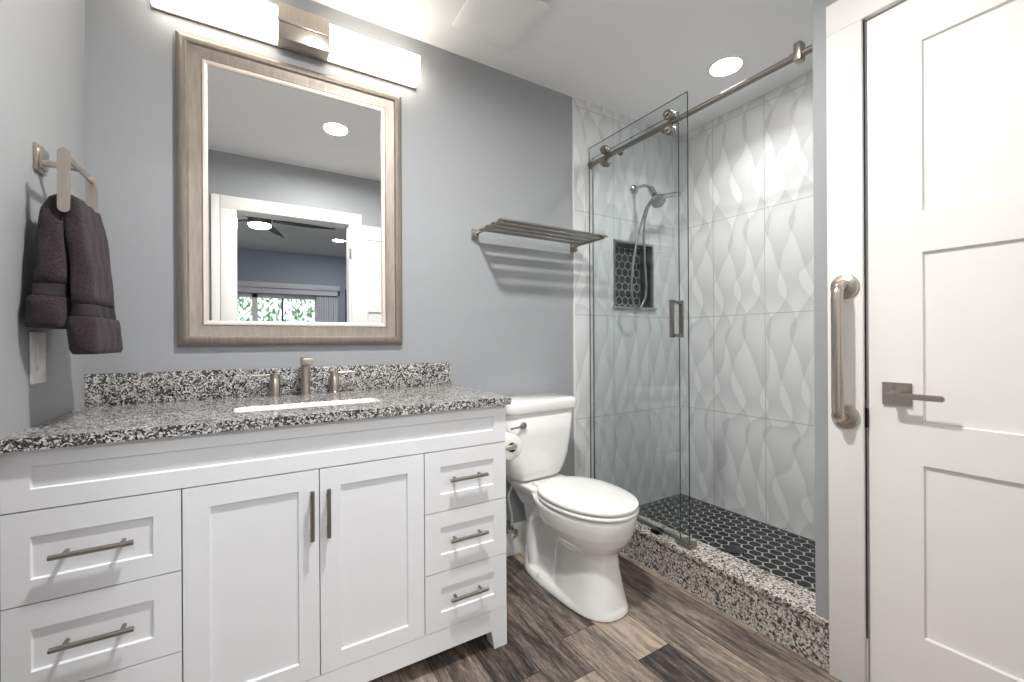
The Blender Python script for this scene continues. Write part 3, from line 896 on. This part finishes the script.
b = NB(); lathe(b, (XRL, YN, ZR), (0, 1, 0), [(0, .024), (.012, .024), (.016, .018)], 24)
build('wall_flange', b, NICKD, r)
b = NB(); lathe(b, (XRL, -.009, ZR), (0, -1, 0), [(0, .020), (.02, .020), (.022, .015)], 24)
build('wall_flange', b, NICKD, r)

# ---- hand shower
r = thing('hand_shower', (2.45, 0, 1.27), 'chrome hand shower with looping metal hose on the tiled wall', 'shower head')
b = NB(); lathe(b, (2.452, -.009, 2.005), (0, -1, 0), [(0, .030), (.004, .030), (.012, .018), (.014, .010)], 28)
tube(b, [(2.452, -.015, 2.005), (2.455, -.06, 2.010), (2.460, -.10, 2.000), (2.464, -.13, 1.972)], .0095, 14, smooth=6)
cyl(b, (2.464, -.128, 1.978), (2.468, -.150, 1.935), .018)
build('shower_arm', b, CHROME, r)
b = NB()
hc = Vector((2.462, -.185, 1.885)); ax = Vector((-.22, -.62, -.75)).normalized()
lathe(b, hc-ax*.03, ax, [(-.028, .012), (-.02, .022), (.0, .032), (.018, .040), (.034, .042), (.038, .038), (.040, .001)], 28)
tube(b, [hc-ax*.03, (2.51, -.165, 1.925), (2.575, -.165, 1.945), (2.668, -.165, 1.970)], [.018, .016, .014, .016], 16, smooth=5)
build('spray_head', b, CHROME, r)
b = NB()
tube(b, [(2.470, -.150, 1.930), (2.452, -.140, 1.90), (2.425, -.120, 1.84), (2.375, -.10, 1.66), (2.345, -.09, 1.46), (2.352, -.085, 1.33), (2.395, -.08, 1.272), (2.440, -.08, 1.295),
         (2.462, -.09, 1.38), (2.440, -.10, 1.56), (2.425, -.11, 1.74), (2.440, -.13, 1.86), (2.475, -.150, 1.915)], .0072, 12, smooth=8)
build('hose', b, simple('grey_metal_hose', (150, 152, 153), .3, .9, bump=(500, .4, .001), vary=.05), r)
b = NB(); lathe(b, (2.450, -.635, ZS+.0005), (0, 0, 1), [(0, .055), (.002, .055), (.003, .05), (.0032, .001)], 4)
tag(build('floor_drain', b, simple('drain_metal', (78, 80, 82), .35, .8, vary=.05)), 'square metal drain cover in the hexagon shower floor', 'drain')

# ------------------------------------------------------------------ ceiling things
r = thing('exhaust_fan_cover', (1.33, -.325, ZC-.03), 'square white exhaust fan cover on the ceiling above the vanity', 'vent cover')
b = NB(); box(b, 1.215, 1.445, -.445, -.205, ZC-.012, ZC-.0005)
build('housing', b, PLAST, r)
b = NB()
rings = []
for z, d in ((ZC-.012, .004), (ZC-.016, 0), (ZC-.022, .001), (ZC-.027, .012), (ZC-.029, .06)):
    rings.append([(x, y, z) for x, y in rrect(1.33, -.325, .152-d, .156-d, .022, 6)])
loft(b, rings); build('grille_panel', b, PLAST, r)

def make_downlight(x, y, label, glow, power=0, spread=172, group='recessed round ceiling lights'):
    r = thing('recessed_downlight', (x, y, ZC-.006), label, 'ceiling light', group)
    b = NB()
    ring = lambda rad, z, n=40: [(x+rad*math.cos(2*PI*k/n), y+rad*math.sin(2*PI*k/n), z) for k in range(n)]
    loft(b, [ring(.086, ZC-.0005), ring(.085, ZC-.0015), ring(.083, ZC-.002), ring(.070, ZC-.002), ring(.069, ZC-.0005)], caps=False)
    build('trim_ring', b, PLAST, r)
    b = NB(); b.faces.new([b.verts.new(p) for p in ring(.0705, ZC-.0025)][::-1])
    l = build('lens', b, glow, r)
    if power:      # the lamp behind the lens
        la = bpy.data.lights.new('downlight_lamp', 'AREA'); la.shape = 'DISK'; la.size = .13
        la.energy = power; la.color = (1.0, .985, .965); la.spread = math.radians(spread)
        lo_ = bpy.data.objects.new('downlight_lamp', la); COL.objects.link(lo_); lo_.parent = r
        lo_.location = (0, 0, -.004)
    return r
make_downlight(2.470, -.595, 'glowing round ceiling light above the shower', DOWN, .75, 125)
make_downlight(.904, -1.07, 'glowing round ceiling light over the room, seen in the mirror', DOWN, 4.6)

# ------------------------------------------------------------------ bedroom seen in the mirror
BY0, BY1, BX0, BX1 = YW-.12, -5.42, -1.9, 3.3
b = NB(); box(b, BX0, BX1, BY1, BY0-.0, -.05, -.001); struct('floor_bedroom', b, WOOD, label='wood plank bedroom floor')
b = NB(); box(b, BX0, BX1, BY1-.1, BY0, ZC, ZC+.05); struct('ceiling_bedroom', b, CEIL, label='white bedroom ceiling')
b = NB(); box(b, BX0-.1, BX0, BY1-.1, BY0, -.05, ZC); struct('wall_bedroom_left', b, BEDWALL)
b = NB(); box(b, BX1, BX1+.1, BY1-.1, BY0, -.05, ZC); struct('wall_bedroom_right', b, BEDWALL)
b = NB(); box(b, BX0, -.12, BY0, BY0+.1, -.05, ZC)
box(b, XR+.1, BX1, BY0, BY0+.1, -.05, ZC); struct('wall_bedroom_near', b, BEDWALL)
WX0, WX1, WZ0, WZ1 = -1.30, 1.32, .06, 1.80
b = NB(); plate(b, rect(BX0, BX1, -.05, ZC), [rect(WX0, WX1, WZ0, WZ1)], lambda u, v, t: (u, t, v), BY1-.1, BY1)
struct('wall_bedroom_back', b, BEDWALL, smooth=False, label='slate grey bedroom wall round the window')
w1 = thing('window_1', (0, BY1-.05, WZ0), 'wide white framed bedroom window with garden beyond, seen in the mirror', 'window'); w1['kind'] = 'structure'
b = NB()
fy0, fy1 = BY1-.08, BY1-.02
for x in (WX0, -.42, .42, WX1-.06): box(b, x, x+.07, fy0, fy1, WZ0, WZ1)
for z in (WZ0, WZ1-.06): box(b, WX0, WX1, fy0, fy1, z, z+.06)
build('window_frame', b, TRIM, w1, smooth=False)
b = NB()
for x in (.80, -.05): box(b, x, x+.022, fy0+.01, fy1-.01, WZ0+.06, WZ1-.06)
build('mullion', b, BLACK, w1, smooth=False)
b = NB(); box(b, WX0+.06, WX1-.06, BY1-.053, BY1-.047, WZ0+.06, WZ1-.06); build('window_pane', b, GLASS, w1, smooth=False)
r = thing('vertical_blind', (.3, BY1+.06, 1.8), 'pale vertical blind with valance at the bedroom window, seen in the mirror', 'blind')
b = NB(); box(b, -1.5, 1.60, BY1+.002, BY1+.12, 1.875, 1.955, .004); box(b, -1.5, 1.57, BY1+.01, BY1+.10, 1.80, 1.872)
build('valance', b, BLINDM, r)
for i in range(9):
    b = NB(); x = 1.27+i*.035; box(b, x, x+.030, BY1+.03+(i % 2)*.012, BY1+.05+(i % 2)*.012, .06, 1.80, .002)
    build('slat', b, BLINDM, r)
b = NB(); box(b, 1.70, 1.745, BY1+.002, BY1+.03, .9, 1.93); box(b, 2.45, 2.495, BY1+.002, BY1+.03, .9, 1.93); box(b, 1.745, 2.45, BY1+.002, BY1+.03, 1.885, 1.93); box(b, 1.745, 2.45, BY1+.002, BY1+.03, .9, .945); box(b, 1.745, 2.45, BY1+.002, BY1+.012, .945, 1.885)
tag(build('wall_picture', b, BLACK, smooth=False), 'black framed picture on the bedroom wall, seen in the mirror', 'picture')
make_downlight(1.42, -4.26, 'glowing round bedroom ceiling light, seen small in the mirror', BEDL)
# ceiling fan
FX, FY = .500, -2.90
r = thing('ceiling_fan', (FX, FY, 2.16), 'dark bladed bedroom ceiling fan with round light, seen in the mirror', 'ceiling fan')
b = NB(); lathe(b, (FX, FY, ZC), (0, 0, -1), [(0, .07), (.03, .065), (.06, .03), (.09, .028), (.10, .09), (.14, .10), (.20, .10), (.235, .095)], 32)
build('motor_housing', b, HINGEM, r)
b = NB(); lathe(b, (FX, FY, 2.205), (0, 0, -1), [(0, .092), (.010, .092), (.022, .08), (.028, .05), (.030, .001)], 32)
build('light_lens', b, BEDL, r)
for k in range(5):
    a = math.radians(1-72*k); b = NB(); rings = []
    for i in range(11):
        t = i/10; rad = .11+.56*t; wdt = .026+.022*math.sin(PI*min(1, t*1.1))-.014*t; bend = .05*t*t
        z = 2.255-.015*t; tw = .12
        row = []
        for s, h in ((-1, .003), (1, .003), (1, -.003), (-1, -.003)):
            off = s*wdt
            px = rad*math.cos(a+bend)-off*math.sin(a+bend); py = rad*math.sin(a+bend)+off*math.cos(a+bend)
            row.append((FX+px, FY+py, z+off*tw+h))
        rings.append(row)
    loft(b, rings); build('blade', b, BLADEM, r, angle=60)
# garden
b = NB(); box(b, -7, 8, -12, BY1-.11, -.25, -.10); struct('ground', b, GRASS, label='pale paved ground outside the bedroom window')
b = NB()
rnd = random.Random(3)
for i in range(14000):
    c = Vector((rnd.uniform(-4.5, 4.5), rnd.uniform(-8.6, -7.6), rnd.uniform(-.05, 3.4)))
    d = Vector((rnd.uniform(-1, 1), rnd.uniform(-.2, 1), rnd.uniform(-.6, 1))).normalized(); s = rnd.uniform(.05, .11)
    e = d.cross(Vector((0, 0, 1))).normalized(); n = d.cross(e)
    vs = [b.verts.new(c+d*s*p+e*s*q+n*s*w_) for p, q, w_ in ((-1, 0, 0), (-.2, .38, .06), (1, 0, 0), (-.2, -.38, .06))]
    b.faces.new(vs)
tag(build('garden_hedge', b, FOLI, smooth=False), 'leafy green garden shrubs outside the bedroom window, seen in the mirror', 'hedge')
